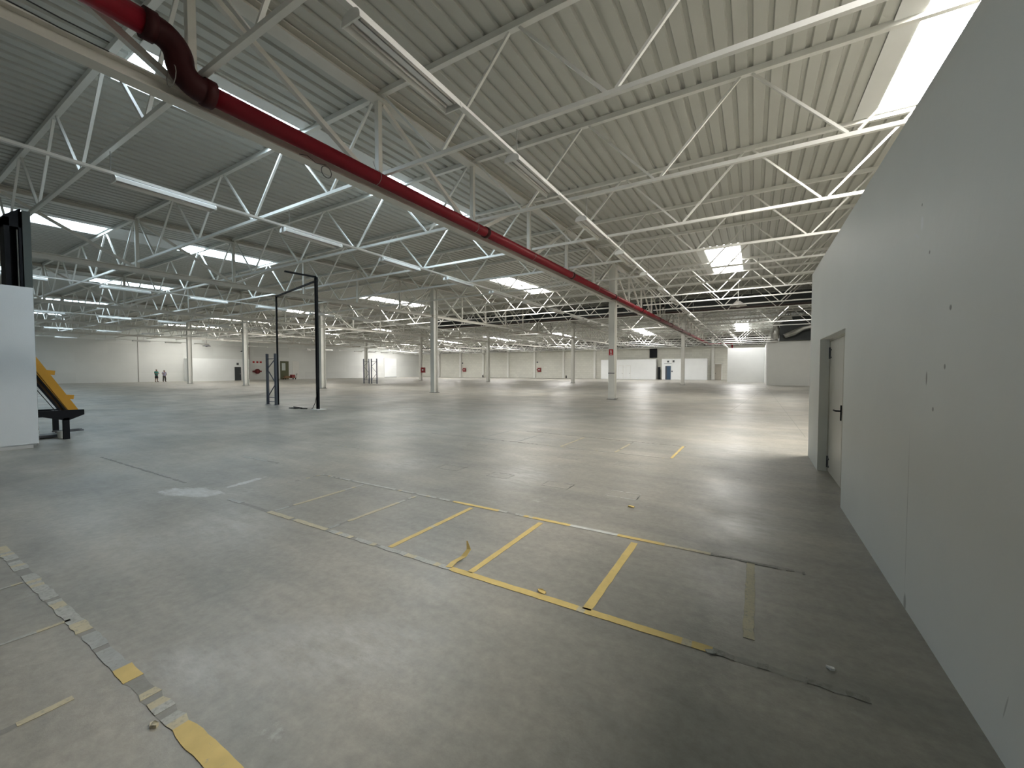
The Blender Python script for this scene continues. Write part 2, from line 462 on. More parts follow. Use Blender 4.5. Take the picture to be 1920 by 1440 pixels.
for z in (0.08, 1.80):
    hg = MB(); hg.tube([(-.012, 2.0, z), (-.012, 2.0, z + .18)], .012, 8); hg.box(-.012, -.002, 1.90, 2.0, z + .01, z + .03); hg.box(-.012, -.002, 1.90, 2.0, z + .13, z + .15)
    hg.build('hinge', 'darksteel', d1)

# the short partition on the left edge of the view
mb = MB(); mb.box(-13.16, -12.88, YF, 2.17, 0.09, 3.33); mb.box(-13.12, -12.93, YF, 2.10, 0, 0.09)
lp = mb.build('partition_wall', 'blockwhite')
tag(lp, 'white plastered free-standing wall stub at the left edge of the picture', 'partition wall')
cb = MB()
for k in range(14):
    a = random.uniform(0, .3); cb.box(-13.15 + a * .8, -13.1 + a * .8, 2.165, 2.175 + random.uniform(.0, .03), .02 + .035 * k, .05 + .035 * k)
cb.build('chipped_corner', 'concretechip', lp)

# ------------------------------------------------------------------ rooflights
def rooflight(xc, hw, y0, y1, dm, i, tg):
    z0 = zt((y0 + y1) / 2) + 0.06
    L_ = (y1 - y0) / 2
    root = empty('rooflight', (xc, (y0 + y1) / 2, z0))
    sl = (zt(y1) - zt(y0)) / (y1 - y0)
    def P3(x, y, z): return (x, y, z + sl * y)
    kb = MB(); H = 0.05; t = 0.03
    for (a, b_, c_, d_) in ((-hw, -hw + t, -L_, L_), (hw - t, hw, -L_, L_), (-hw, hw, -L_, -L_ + t), (-hw, hw, L_ - t, L_)):
        kb.hexa([P3(a, c_, -.02), P3(b_, c_, -.02), P3(b_, d_, -.02), P3(a, d_, -.02), P3(a, c_, H), P3(b_, c_, H), P3(b_, d_, H), P3(a, d_, H)])
    kb.build('kerb', 'kerb', root)
    fl = MB(); wd = 0.36
    for (a, b_) in (((-hw - wd, -hw),) if i == 0 or tg in 'defghm' else ()) + (((hw, hw + wd),) if i or tg in 'defghm' else ()):
        fl = MB(); fl.hexa([P3(a, -L_, -.035), P3(b_, -L_, -.035), P3(b_, L_, -.035), P3(a, L_, -.035), P3(a, -L_, -.012), P3(b_, -L_, -.012), P3(b_, L_, -.012), P3(a, L_, -.012)])
        fl.build('flange', 'kerb', root)
    if tg == 'c':
        for (a, b_, nm_) in (((-hw - wd if i == 0 else -hw), (hw if i == 0 else hw + wd), 'closing_sheet'),):
            cs = MB(); y_a = -L_ - 2.36; cs.hexa([P3(a, y_a, -.035), P3(b_, y_a, -.035), P3(b_, -L_ - .03, -.035), P3(a, -L_ - .03, -.035), P3(a, y_a, -.012), P3(b_, y_a, -.012), P3(b_, -L_ - .03, -.012), P3(a, -L_ - .03, -.012)])
            cs.build(nm_, 'kerb', root)
    dm_ = MB(); n = 8; prev = None; H0 = H; H = 0.40
    for sx_ in (-hw, hw): dm_.face([P3(sx_ * .99, -L_, H0), P3(sx_ * .99, L_, H0), P3(sx_ * .99, L_, H), P3(sx_ * .99, -L_, H)])
    for sy_ in (-L_, L_): dm_.face([P3(-hw, sy_ * .995, H0), P3(hw, sy_ * .995, H0), P3(hw, sy_ * .995, H), P3(-hw, sy_ * .995, H)])
    for k in range(n + 1):
        t_ = math.pi * k / n; x = -hw * math.cos(t_) * 0.99; z = H + 0.34 * math.sin(t_)
        cur = (P3(x, -L_, z), P3(x, L_, z))
        if prev: dm_.face([prev[0], prev[1], cur[1], cur[0]])
        prev = cur
    for sgn in (-1, 1):
        dm_.face([P3(-hw * math.cos(math.pi * k / n) * .99, sgn * L_ * .995, H - .01 + 0.34 * math.sin(math.pi * k / n)) for k in range(n + 1)])
    dm_.build('dome', dm, root, True)
    for yy in (-L_ / 3, L_ / 3):
        rb = MB(); prev = None
        pts = [P3(-hw * math.cos(math.pi * k / n) * .97, yy, H - .02 + 0.34 * math.sin(math.pi * k / n)) for k in range(n + 1)]
        rb.tube(pts, .026, 5); rb.build('glazing_bar', 'girder', root)
    return root

bay_name = ['in the bay right of the red pipe', 'in the first left bay', 'in the second left bay', 'in the third left bay', 'in the fourth left bay', 'in the leftmost bay']
row_name = {'a': 'beside or behind the camera', 'b': 'in the row nearest the camera', 'c': 'in the second row', 'd': 'past the columns, nearer of two', 'e': 'past the columns, farther of two', 'm': 'just beyond the dark duct',
            'f': 'deep inside, nearest of three', 'g': 'deep inside, middle of three', 'h': 'deep inside, farthest of three'}
for s_ in SK:
    r_ = rooflight(*s_)
    tag(r_, 'arched rooflight ' + bay_name[s_[5]] + ', ' + row_name[s_[6]], 'skylight', 'rooflights in the ribbed ceiling')
# keep labels within sixteen words
def trim(o):
    l = o['label'].split(' ')
    if len(l) > 16: o['label'] = ' '.join(l)[:]
    return o

# ------------------------------------------------------------------ columns
cm = MB(); wx, dy = 0.17, 0.22
HC = 1.0
cm.box(-wx, wx, -dy, -dy + .025, 0, HC); cm.box(-wx, wx, dy - .025, dy, 0, HC); cm.box(-.012, .012, -dy + .025, dy - .025, 0, HC)
colmesh = cm.mesh('shaft', 'column')
bp_ = MB(); bp_.box(-.24, .24, -.29, .29, 0, .02); basemesh = bp_.mesh('base_plate', 'darksteel')
colobj = {}
def column(i, y, lab):
    x = X0 - S * i
    r_ = empty('steel_column', (x, y, 0))
    tag(r_, lab, 'column', 'steel columns of the hall')
    sh = put('shaft', colmesh, r_); sh.scale = (1, 1, zt(y) - 0.13)
    put('base_plate', basemesh, r_)
    return r_
wc = ['with the red fire sign, under the red pipe', 'first column left of the red pipe', 'second column left of the red pipe', 'third column left of the red pipe', 'leftmost column of its row']
for i in range(5):
    a = column(i, Y1, ('grey-white steel column in the nearest row, ' + wc[i]))
    b_ = column(i, Y1 + 8 * P, ('grey-white steel column in the farther row, ' + (['under the far end of the red pipe', 'first column left of the red pipe', 'second column left of the red pipe', 'third column left of the red pipe', 'leftmost column of its row'][i])))
    colobj[i] = a
# strap, sign on the first column
MB().box(-wx - .01, wx + .01, -dy - .008, -dy, 1.44, 1.48).build('strap', 'darksteel', colobj[0])
sg = empty('fire_sign', (X0 - .02, Y1 - dy - .012, 2.62))
tag(sg, 'small red fire extinguisher sign on the front of the nearest column', 'sign')
MB().box(-.12, .12, -.004, .008, -.17, .17).build('panel', 'sign', sg)
q = MB(); q.box(-.03, .03, -.007, -.004, -.06, .09); q.box(-.012, .012, -.007, -.004, .09, .12); q.box(-.05, -.03, -.007, -.004, .05, .10); q.box(-.06, .06, -.007, -.004, -.13, -.10)
q.build('pictogram', 'signwhite', sg)

# ------------------------------------------------------------------ girders (lattice beams on the column lines)
ks = list(range(-9, 17))
def girder(i):
    x = X0 - S * i
    root = empty('roof_girder', (x, 0, 0))
    yk = [max(YF + .02, Y1 + k * P) for k in ks]
    ya, yb_ = YF + .02, YB - .05
    def beam(name, fz, wd, ht, y0, y1, yb2=None):
        mb = MB(); pts = [y0] + ([RID] if y0 < RID < y1 else []) + [y1]
        for p_, q_ in zip(pts, pts[1:]):
            for (hx, z0, z1) in ((wd / 2, 0, .022), (wd / 2, ht - .022, ht), (.009, .022, ht - .022)):
                mb.hexa([(-hx, p_, fz(p_) + z0), (hx, p_, fz(p_) + z0), (hx, q_, fz(q_) + z0), (-hx, q_, fz(q_) + z0),
                         (-hx, p_, fz(p_) + z1), (hx, p_, fz(p_) + z1), (hx, q_, fz(q_) + z1), (-hx, q_, fz(q_) + z1)])
        return mb.build(name, 'girder', root)
    beam('top_chord', lambda y: zt(y) - .13, .28, .17, ya, yb_)
    beam('bottom_chord', zg, .21, .19, ya, yb_)
    for n, k in enumerate(ks):
        if k < -8: continue
        y = Y1 + k * P
        if k in (-8, 0, 8): 
            pass
        else:
            MB().box(-.055, .055, y - .05, y + .05, zg(y) + .19, zt(y) - .13).build('vertical', 'girder', root)
        if k < 16:
            y2 = y + P; ph = (k + 8) % 8
            if ph < 4: A = (0, y + .1, zt(y) - .15); B = (0, y2 - .1, zg(y2) + .2)
            else: A = (0, y + .1, zg(y) + .2); B = (0, y2 - .1, zt(y2) - .15)
            MB().bar(A, B, .09, .09).build('diagonal', 'girder', root)
    return root
gl = ['carrying the red fire pipe', 'first one left of the red pipe', 'second one left of the red pipe', 'third one left of the red pipe', 'fourth one left of the red pipe']
for i in range(5):
    tag(girder(i), 'cream lattice girder over a column row, ' + gl[i], 'roof girder', 'lattice girders on the column rows')
tag(girder(-1), 'cream lattice girder beyond the white partition on the right', 'roof girder', 'lattice girders on the column rows')

# ------------------------------------------------------------------ joists
def joist_meshes():
    L_ = S - .02
    d = ZT0 - ZB0
    tc_ = MB().box(.01, L_, -.05, .05, -.05, .06).mesh('top_chord', 'steel')
    bc_ = MB().box(.14, L_ - .12, -.036, .036, -d - .036, -d + .036).mesh('bottom_chord', 'steel')
    dg = []
    for n in range(4):
        xb = (1.5 + 3 * n) * K
        dg.append(MB().bar((xb - 1.5 * K + (.10 if n else .16), 0, -.05), (xb - .07, 0, -d + .04), .045, .05, upv=(0, 1, 0)).mesh('diagonal', 'steel'))
        dg.append(MB().bar((xb + .07, 0, -d + .04), (xb + 1.5 * K - (.10 if n < 3 else .16), 0, -.05), .045, .05, upv=(0, 1, 0)).mesh('diagonal', 'steel'))
    return tc_, bc_, dg
tc_, bc_, dg = joist_meshes()
jp = empty('roof_joist')
put('top_chord', tc_, jp); put('bottom_chord', bc_, jp)
for d_ in dg: put('diagonal', d_, jp)
baylab = ['bay right of the red pipe', 'first left bay', 'second left bay', 'third left bay', 'fourth left bay', 'leftmost bay']
first = True
for b_ in range(6):
    n = 0
    for k in range(-7, 17):
        y = Y1 + k * P
        if k == 16: y -= .1
        o = jp if first else copy_tree(jp)
        first = False
        o.location = (X0 - S * (b_ - 1) - S, y, zt(y)) if b_ else (X0, y, zt(y))
        if b_ == 5: o.location.x = X0 - S * 5
        if k < -6:
            lab = 'white lattice roof joist beside the camera, in the ' + baylab[b_]
        else:
            lab = 'white lattice roof joist in the ' + baylab[b_] + ', ' + (ORD[n] if n == 0 else ORD[n]) + ' from the camera'
            n += 1
        tag(o, lab, 'roof joist', 'lattice joists under the ribbed ceiling')

# ------------------------------------------------------------------ luminaires on trunking rails
ZL = 5.09
LP = 3.085
def lum_proto():
    root = empty('batten_luminaire')
    L_ = 1.56
    rf = MB(); prof = [(-.135, -.045), (-.115, .03), (-.05, .06), (.05, .06), (.115, .03), (.135, -.045)]
    inner = [(-.127, -.045), (-.107, .022), (-.045, .05), (.045, .05), (.107, .022), (.127, -.045)]
    for pr in (prof, inner):
        for (x0, z0), (x1, z1) in zip(pr, pr[1:]):
            rf.face([(x0, 0, z0), (x0, L_, z0), (x1, L_, z1), (x1, 0, z1)])
    for a, b2 in ((0, 0), (5, 5)):
        rf.face([(prof[a][0], 0, prof[a][1]), (inner[a][0], 0, inner[a][1]), (inner[a][0], L_, inner[a][1]), (prof[a][0], L_, prof[a][1])])
    rf.build('reflector', 'lamp', root)
    MB().box(-.035, .035, .03, L_ - .03, .0, .05).build('gear_tray', 'reflector', root)
    for x in (-.075, .075):
        MB().tube([(x, .05, .0), (x, L_ - .05, .0)], .016, 8).build('tube', 'tube', root, True)
    for y in (0, L_):
        ec = MB(); n_ = 10; out = [(-.138, -.05)] + [(-.138 * math.cos(math.pi * t / n_), -.02 + .095 * math.sin(math.pi * t / n_)) for t in range(n_ + 1)] + [(.138, -.05)]
        y0, y1 = (y - .02, y) if y == 0 else (y, y + .02)
        ec.face([(x, y0, z) for x, z in out]); ec.face([(x, y1, z) for x, z in reversed(out)])
        for (xa, za), (xb, zb2) in zip(out, out[1:] + out[:1]): ec.face([(xa, y0, za), (xa, y1, za), (xb, y1, zb2), (xb, y0, zb2)])
        ec.build('end_cap', 'lamp', root)
    return root
lp_ = lum_proto()
rows = [(-3.46, 'bay right of the red pipe'), (-10.05, 'first left bay'), (-23.35, 'second left bay'), (-36.5, 'third left bay'), (-49.7, 'fourth left bay'), (-62.8, 'leftmost bay')]
chainm = MB(); chainm.tube([(0, 0, 0), (0, 0, 1)], .006, 5); chm = chainm.mesh('hanger', 'chain')
first = True
for rx, rl in rows:
    rail = empty('lighting_rail', (rx, 0, ZL))
    tag(rail, 'thin white trunking rail above the batten lights of the ' + rl, 'lighting rail', 'trunking rails of the light rows')
    ra = MB(); ra.box(-.04, .04, -6.4, 72, .078, .125); ra.build('trunking', 'lamp', rail)
    for k in range(-7, 15):
        y = Y1 + k * P
        h_ = put('hanger', chm, rail, (0, y, .115)); h_.scale = (1, 1, zb(y) - .036 - ZL - .115)
    n = 0
    for j in range(0, 23):
        y = 2.72 + LP * j
        o = lp_ if first else copy_tree(lp_)
        first = False
        o.location = (rx, y, ZL)
        lab = 'unlit tube batten light in the ' + rl + ', ' + ORD[j] + ' from the camera'
        tag(o, lab, 'ceiling light', 'batten lights on the rails')

# ------------------------------------------------------------------ red fire pipe
PX = -6.46
pr = empty('fire_pipe', (PX, 0, 0))
tag(pr, 'long red fire main pipe clipped along the cream girder, with a swan-neck bend', 'pipe')
def zp(y): return zg(y) + .14
ZU = 5.86
MB().tube([(0, YF + .1, ZU), (0, 2.18, ZU)], .142, 18).build('upper_run', 'pipe', pr, True)
zl_ = zp(2.9); dz_ = ZU - zl_; rr_ = dz_ / 2
el = [(0, 2.06, ZU)] + [(0, 2.18 + rr_ * math.sin(a_), ZU - rr_ * (1 - math.cos(a_))) for a_ in [R(86) * t / 8 for t in range(9)]]
el += [(0, 2.18 + 2 * rr_ - rr_ * math.sin(a_), zl_ + rr_ * (1 - math.cos(a_))) for a_ in [R(86) * t / 8 for t in range(8, -1, -1)]]
yl_ = 2.18 + 2 * rr_
el += [(0, yl_ + .12, zl_)]
MB().tube(el, .158, 18).build('bend', 'pipedark', pr, True)
MB().tube([(0, yl_ + .04, zp(yl_)), (0, YB - 2.0, zp(YB - 2.0))], .125, 18).build('long_run', 'pipe', pr, True)
ec = MB(); ec.tube([(0, YB - 2.0, zp(YB - 2)), (.25, YB - 1.8, zp(YB - 2)), (3.3, YB - 1.8, zp(YB - 2)), (3.45, YB - 1.8, zp(YB - 2)), (3.45, YB - 1.8, 4.7)], .115, 12)
ec.build('end_run', 'pipe', pr, True)
for y in (2.10, yl_ + .08, 9.4, 15.6, 21.5, 27.6, 33.5, 39, 45, 51, 57, 63, 69):
    z = ZU if y < 2.3 else zp(y)
    MB().tube([(0, y - .06, z), (0, y + .06, z)], .18 if y < 4 else .15, 16).build('coupling', 'pipedark', pr, True)
for k in range(-6, 15):
    y = Y1 + k * P - .35
    lp2 = MB(); z = zp(y)
    lp2.tube([(.14 * math.sin(2 * math.pi * t / 12), y, z + .14 * math.cos(2 * math.pi * t / 12)) for t in range(13)], .005, 5)
    lp2.tube([(0, y, z + .13), (-.1, y, z + .35)], .005, 5)
    lp2.build('wire_loop', 'chain', pr)
# cable coil and cables along the girder
cc = empty('cable_coil', (X0 + .2, 4.6, zg(4.6)))
tag(cc, 'small black coil of cable tied under the cream girder', 'cable')
q = MB(); q.tube([(.0, .1 * math.cos(t * .5), -.12 + .1 * math.sin(t * .5)) for t in range(30)], .006, 5)
q.tube([(0, 0, .0), (0, -.2, -.05), (-.02, -.35, .02), (0, -.5, -.03)], .006, 5)
q.build('coil', 'cable', cc)
for dx, dz, nm in ((-.07, .0, 'lower'), (.03, .10, 'upper')):
    q = MB(); q.tube([(X0 + .12 + dx * .2, y, zg(y) + .20 + dz + .02 * math.sin(y * 3)) for y in [YF + .2 + .4 * n for n in range(24)]], .008, 5)
    tag(q.build('power_cable', 'cable'), 'thin dark cable running along the cream girder, ' + nm + ' of the two', 'cable', 'cables along the girder')

# ------------------------------------------------------------------ dark ducts across the hall near the ridge
for b_, (xa, xb) in enumerate(((X0 + .25, XR - .5), (X0 - S + .25, X0 - .25), (X0 - 2 * S + .25, X0 - S - .25))):
    dct = empty('air_duct', ((xa + xb) / 2, RID - 1.65, 0))
    L_ = (xb - xa) / 2
    tag(dct, 'dark rectangular duct hung across the hall, ' + ['section right of the red pipe', 'section left of the red pipe', 'section in the second bay left'][b_], 'duct', 'dark duct sections')
    MB().box(-L_, L_, -.55, .55, 6.62, 7.52).build('casing', 'duct', dct)
    q = MB(); n_ = int(L_ * 2 / 1.5)
    for t in range(n_ + 1):
        x = -L_ + t * 2 * L_ / n_; q.box(x - .02, x + .02, -.59, .59, 6.58, 7.56)
    q.build('flanges', 'duct', dct)
    MB().box(-L_, L_, -.72, -.60, 6.44, 6.58).build('shaded_joist', 'ductred', dct)  # brown bar stands in for a roof joist, its shade put into the colour
    for x in (-L_ * .8, 0, L_ * .8): MB().box(x - .02, x + .02, -.57, -.53, 7.4, zt(RID - 2.2) + .06).build('hanger', 'darksteel', dct)
    bm_ = MB(); bm_.box(xa, xb, RID - .1, RID + .1, zt(RID) - .62, zt(RID) - .09)
    tag(bm_.build('ridge_beam', 'ductred'), 'dark ridge beam behind the duct, ' + ['section right of the red pipe', 'section left of the red pipe', 'section in the second bay left'][b_], 'beam', 'dark ridge beams')

# foil wrapped ducts above the right hand rooms
fd = empty('foil_duct', (3.9, 51.65, 0))
tag(fd, 'added dark box with crumpled silver foil ducts above the tall room on the right', 'duct')
def crumple(mb, amp):
    mb.v = [(x + random.uniform(-amp, amp), y + random.uniform(-amp, amp), z + random.uniform(-amp, amp)) for x, y, z in mb.v]; return mb
MB().box(-1.6, 2.5, -.4, 1.6, 4.74, 7.35).build('dark_box', 'duct', fd)  # dark box added to fill the black area above the room
q = MB(); q.tube([(-2.0, -.7, 4.9), (-2.0, -.7, 5.4), (-1.9, -.7, 5.9), (-2.0, -.75, 6.4), (-1.4, -.75, 6.9), (-.6, -.7, 7.05)], [.36, .40, .36, .38, .34, .33], 14)
crumple(q, .05).build('riser', 'foil', fd)
q = MB(); q.tube([(-1.2, -.9, 5.2), (-.4, -.9, 5.5), (.3, -.9, 5.9), (1.2, -.9, 6.1), (2.2, -.9, 6.0)], .24, 12); crumple(q, .05).build('branch', 'foil', fd)

# ------------------------------------------------------------------ back wall fittings
n = 0
for t in range(1, 11):
    x = X0 - S * t / 2
    if t in (1, 2): continue
    MBq = MB(); MBq.box(x - .2, x + .2, YB - .42, YB, 0, 7.2)
    tag(MBq.build('wall_pier', 'column'), 'pale pier standing against the back wall, ' + ORD[n] .replace('nearest', 'first') + ' from the right', 'pier', 'piers of the back wall'); n += 1
MBq = MB(); MBq.box(-6.1, -5.72, YB - .42, YB, 0, 7.2)
tag(MBq.build('wall_pier', 'column'), 'pale pier beside the beige door at the right end of back wall', 'pier', 'piers of the back wall')
q = MB(); q.tube([(-46, YB - .55, 5.62), (-3.3, YB - .55, 5.62)], .10, 10)
for x in (-42, -34, -26.5, -17.5, -10, -5): q.box(x - .05, x + .05, YB - .5, YB - .45, 5.6, 6.3)
tag(q.build('service_pipe', 'steel', None, True), 'long white service pipe running along the back wall', 'pipe')
tag(MB().box(-16.2, -14.9, YB - .30, YB - .22, 3.9, 5.9).build('wall_vent', 'black'), 'black recessed vent high on the back wall above the white rooms', 'vent')
def hose_cabinet(x, y, z, ry, lab, sgn=None):
    r_ = empty('hose_cabinet', (x, y, z), ry)
    tag(r_, lab, 'hose cabinet', 'red fire hose cabinets')
    MB().box(-.38, .38, -.24, 0, -.42, .42).build('cabinet', 'red', r_)
    MB().box(-.16, .16, -.25, -.24, -.10, .14).build('window', 'glass', r_)
    MB().box(-.62, -.42, -.16, 0, -.12, .12).build('alarm_box', 'red', r_)
hose_cabinet(-58.3, YB - .02, 1.72, 0, 'red fire hose cabinet on the back wall, left one of the two')
hose_cabinet(-38.6, YB - .02, 1.72, 0, 'red fire hose cabinet on the back wall, right one, nearer the white rooms')
hose_cabinet(X0 - 3 * S + .62, Y1 + 8 * P, 1.66, 0, 'dark red fire hose cabinet beside a far column, behind the pair of rack frames')
for x in (-58.9, -39.1): tag(MB().box(x - .15, x + .15, YB - .04, YB - .01, 3.15, 3.45).build('small_sign', 'darksteel'), 'small dark sign above the ' + ('left' if x < -50 else 'right') + ' hose cabinet on the back wall', 'sign')
for x in (-32.3, -52.7): tag(MB().tube([(x, YB - .6, .02), (x, YB - .6, .5), (x, YB - .6, .6)], [.1, .1, .04], 10).build('fire_extinguisher', 'black'), 'dark extinguisher on the floor by a back wall pier, ' + ('right' if x > -40 else 'left') + ' one', 'extinguisher')

# white rooms in front of the back wall
def room(name, xa, xb, y, z, lab, cat='room'):
    r_ = empty(name, ((xa + xb) / 2, y, 0)); L_ = (xb - xa) / 2
    tag(r_, lab, cat)
    return r_, L_
r1, L1 = room('partition_room', -24.75, -14.79, 74.3, 3.6, 'long low white room against the back wall with two white doors')
MB().box(-L1, L1, 0, 1.25, 0, 3.58).build('walls', 'whitewall', r1)
for xa, xb in ((-21.4, -20.6), (-20.0, -19.25)):
    c_ = (-24.75 - 14.79) / 2
    q = MB(); q.box(xa - c_, xb - c_, -.03, 0, 0.02, 2.40); d_ = q.build('door', 'whitewall', r1)
    q = MB()
    for (a, b2, c2, e2) in ((xa - .05, xa, 0, 2.45), (xb, xb + .05, 0, 2.45), (xa - .05, xb + .05, 2.40, 2.48)): q.box(a - c_, b2 - c_, -.04, 0, c2, e2)
    q.build('frame', 'column', d_)
    MB().box(xb - .14 - c_, xb - .08 - c_, -.07, -.03, 1.0, 1.12).build('handle', 'darksteel', d_)
r2, L2 = room('partition_room', -13.8, -6.63, 74.3, 3.6, 'low white room with a slate blue door, left of the beige back door')
MB().box(-L2, L2, 0, 1.25, 0, 3.6).build('walls', 'whitewall', r2)
c_ = (-13.8 - 6.63) / 2
q = MB().box(-13.2 - c_, -12.3 - c_, -.03, 0, 0.02, 2.38).build('door', 'bluedoor', r2); MB().box(-13.15 - c_, -12.95 - c_, -.045, -.03, .1, 2.3).build('panel', 'darksteel', q)
MB().box(-12.75 - 0.16 - c_, -12.75 + .16 - c_, -.03, 0, 2.98, 3.28).build('sign', 'darksteel', r2)
MB().box(-13.4 - c_, -12.2 - c_, -.012, 0, 2.75, 2.80).build('notice', 'rack', r2)
MB().box(-12.16 - c_, -12.10 - c_, -.04, 0, 1.2, 3.5).build('conduit', 'steel', r2)
MB().box(-12.02 - c_, -11.72 - c_, -.05, 0, 3.0, 3.35).build('alarm_bell', 'darksteel', r2)
MB().box(-12.2 - c_, -12.0 - c_, -.05, 0, 1.3, 1.55).build('switch_box', 'rack', r2)
tag(MB().box(-14.55, -14.2, 74.9, 75.2, 0, 2.2).build('locker', 'black'), 'dark locker in the gap between the two low white rooms', 'locker')
d2 = empty('door_2', (-5.1, YB - .02, 0)); struct(d2)
MB().box(-.5, .5, -.05, 0, 0.02, 2.65).build('leaf', 'beigedoor', d2)
q = MB(); q.box(-.62, -.5, -.08, 0, 0, 2.8); q.box(.5, .62, -.08, 0, 0, 2.8); q.box(-.62, .62, -.08, 0, 2.65, 2.8); q.build('frame', 'steel', d2)
MB().box(-.42, -.36, -.1, -.05, 1.0, 1.15).build('handle', 'darksteel', d2)
tag(MB().box(-3.02, 1.30, 61.5, 64.5, 0, 4.58).build('white_room', 'whitewall'), 'bright white boxed room, left one of the two tall ones on the right', 'room')
tag(MB().box(1.22, XR - .02, 51.5, 61.4, 0, 4.72).build('white_room', 'plaster'), 'greyer tall boxed room just left of the near partition edge', 'room')

# ------------------------------------------------------------------ left wall fittings
tag(MB().box(XL + .01, XL + 2.0, 26.6, 34.6, 0, 3.4).build('white_room', 'whitewall'), 'low white boxed room against the far left wall, right of the two people', 'room')
d3 = empty('door_3', (XL + 2.02, 32.9, 0)); struct(d3)
MB().box(0, .04, -.45, .45, 0.02, 2.15).build('leaf', 'darkdoor', d3)
MB().box(.04, .10, .30, .36, 1.0, 1.12).build('handle', 'steel', d3)
tag(MB().box(XL + 2.01, XL + 2.05, 32.75, 33.05, 2.45, 2.8).build('small_sign', 'darksteel'), 'small dark sign above the charcoal door on the far left', 'sign')
hr = empty('hose_reel', (XL + .3, 36.8, 1.45))
tag(hr, 'red fire hose reel on the far left wall beyond the charcoal door', 'hose reel')
MB().tube([(-.2, 0, 0), (.0, 0, 0)], .42, 18).build('drum', 'red', hr)
MB().tube([(.02, .30 * math.cos(t * .5), .30 * math.sin(t * .5)) for t in range(26)], .035, 6).build('hose', 'pipedark', hr)
MB().box(-.28, -.1, -.7, .7, -.15, .12).build('bracket', 'red', hr)
for j, y in enumerate((36.3, 36.9, 37.45)):
    tag(MB().box(XL + .01, XL + .04, y - .16, y + .16, 2.85, 3.15).build('small_sign', 'sign'), 'small square sign above the red hose reel, ' + ['left', 'middle', 'right'][j] + ' of three', 'sign')
dp = MB(); dp.tube([(XL + .15, 35.5, .1), (XL + .15, 35.5, 6.3)], .06, 8)
tag(dp.build('drop_pipe', 'pipedark'), 'thin dark red drop pipe beside the hose reel on the left wall', 'pipe')
d4 = empty('door_4', (XL + .03, 41.5, 0)); struct(d4)
MB().box(0, .05, -.75, .75, 0.02, 3.25).build('leaf', 'greendoor', d4)
MB().box(.05, .07, -.50, .15, 1.6, 2.9).build('window', 'glass', d4)
struct(MB().box(XL + .01, XL + .05, 43.0, 44.2, 0, 3.25).build('trim_1', 'column'))
d5 = empty('door_5', (XL + .03, 66.2, 0)); struct(d5)
MB().box(0, .04, -1.8, 1.8, 0.10, 4.35).build('leaf', 'whitewall', d5)
q = MB(); q.box(0, .07, -1.88, -1.8, 0, 4.4); q.box(0, .07, 1.8, 1.88, 0, 4.4); q.box(0, .07, -1.88, 1.88, 4.35, 4.42); q.box(0.04, .06, -1.8, 1.8, 2.5, 2.54); q.build('frame', 'column', d5)
MB().box(0, .09, -1.8, 1.8, 0, .10).build('threshold', 'darksteel', d5)
struct(MB().box(XL, XL + .04, 21.37, 21.43, 0, 6.5).build('trim_2', 'chain'))
# trolley with loose red and timber pieces near the olive door
tr = empty('hand_trolley', (-70.9, 41.6, 0))
tag(tr, 'low trolley loaded with red and timber pieces in front of the olive door', 'trolley')
MB().box(-.4, .4, -1.2, 1.0, .22, .30).build('deck', 'wood', tr)
MB().box(-.3, .2, -.9, -.1, .30, .62).build('timber', 'wood', tr)
q = MB(); q.box(-.3, .3, .2, .8, .30, .85); q.build('red_box', 'red', tr)
for sx in (-.35, .35):
    for sy in (-1.0, .8):
        MB().tube([(sx - .04, sy, .11), (sx + .04, sy, .11)], .11, 12).build('wheel', 'black', tr)
q = MB(); q.tube([(0, 1.05, .26), (0, 1.25, .9), (-.25, 1.25, .95), (.25, 1.25, .95)], .03, 6); q.build('handle', 'darksteel', tr)

# ------------------------------------------------------------------ rack frames
def rack_frame(x, y, wd, h, lab, rz=0):
    r_ = empty('rack_frame', (x, y, 0), rz)
    tag(r_, lab, 'rack upright', 'bare pallet rack uprights')
    for px_ in (0, wd):
        q = MB(); q.box(px_ - .05, px_ + .05, -.045, -.035, 0, h); q.box(px_ - .05, px_ - .042, -.045, .045, 0, h); q.box(px_ + .042, px_ + .05, -.045, .045, 0, h)
        q.build('post', 'rack', r_)
        MB().box(px_ - .09, px_ + .09, -.08, .08, 0, .012).build('foot_plate', 'rack', r_)
    zs = [h * .06, h * .14, h * .44, h * .70, h * .90]
    for z in (zs[0], zs[1], zs[4]): MB().bar((0, 0, z), (wd, 0, z), .03, .03).build('brace', 'rack', r_)
    side = 0
    for a, b2 in ((zs[1], zs[2] - .05), (zs[2] - .05, zs[3]), (zs[3], zs[4])):
        A = (0 if side == 0 else wd, 0, a); B = (wd if side == 0 else 0, 0, b2); side = 1 - side
        MB().bar(A, B, .03, .03).build('brace', 'rack', r_)
    return r_
rack_frame(-19.88, 10.58, .70, 2.40, 'blue-grey rack upright standing alone beside the black gantry pole')
rack_frame(-41.4, 33.6, .95, 3.02, 'dark rack upright in the middle distance, left one of the pair')
rack_frame(-40.0, 33.6, .95, 3.02, 'dark rack upright in the middle distance, right one of the pair')

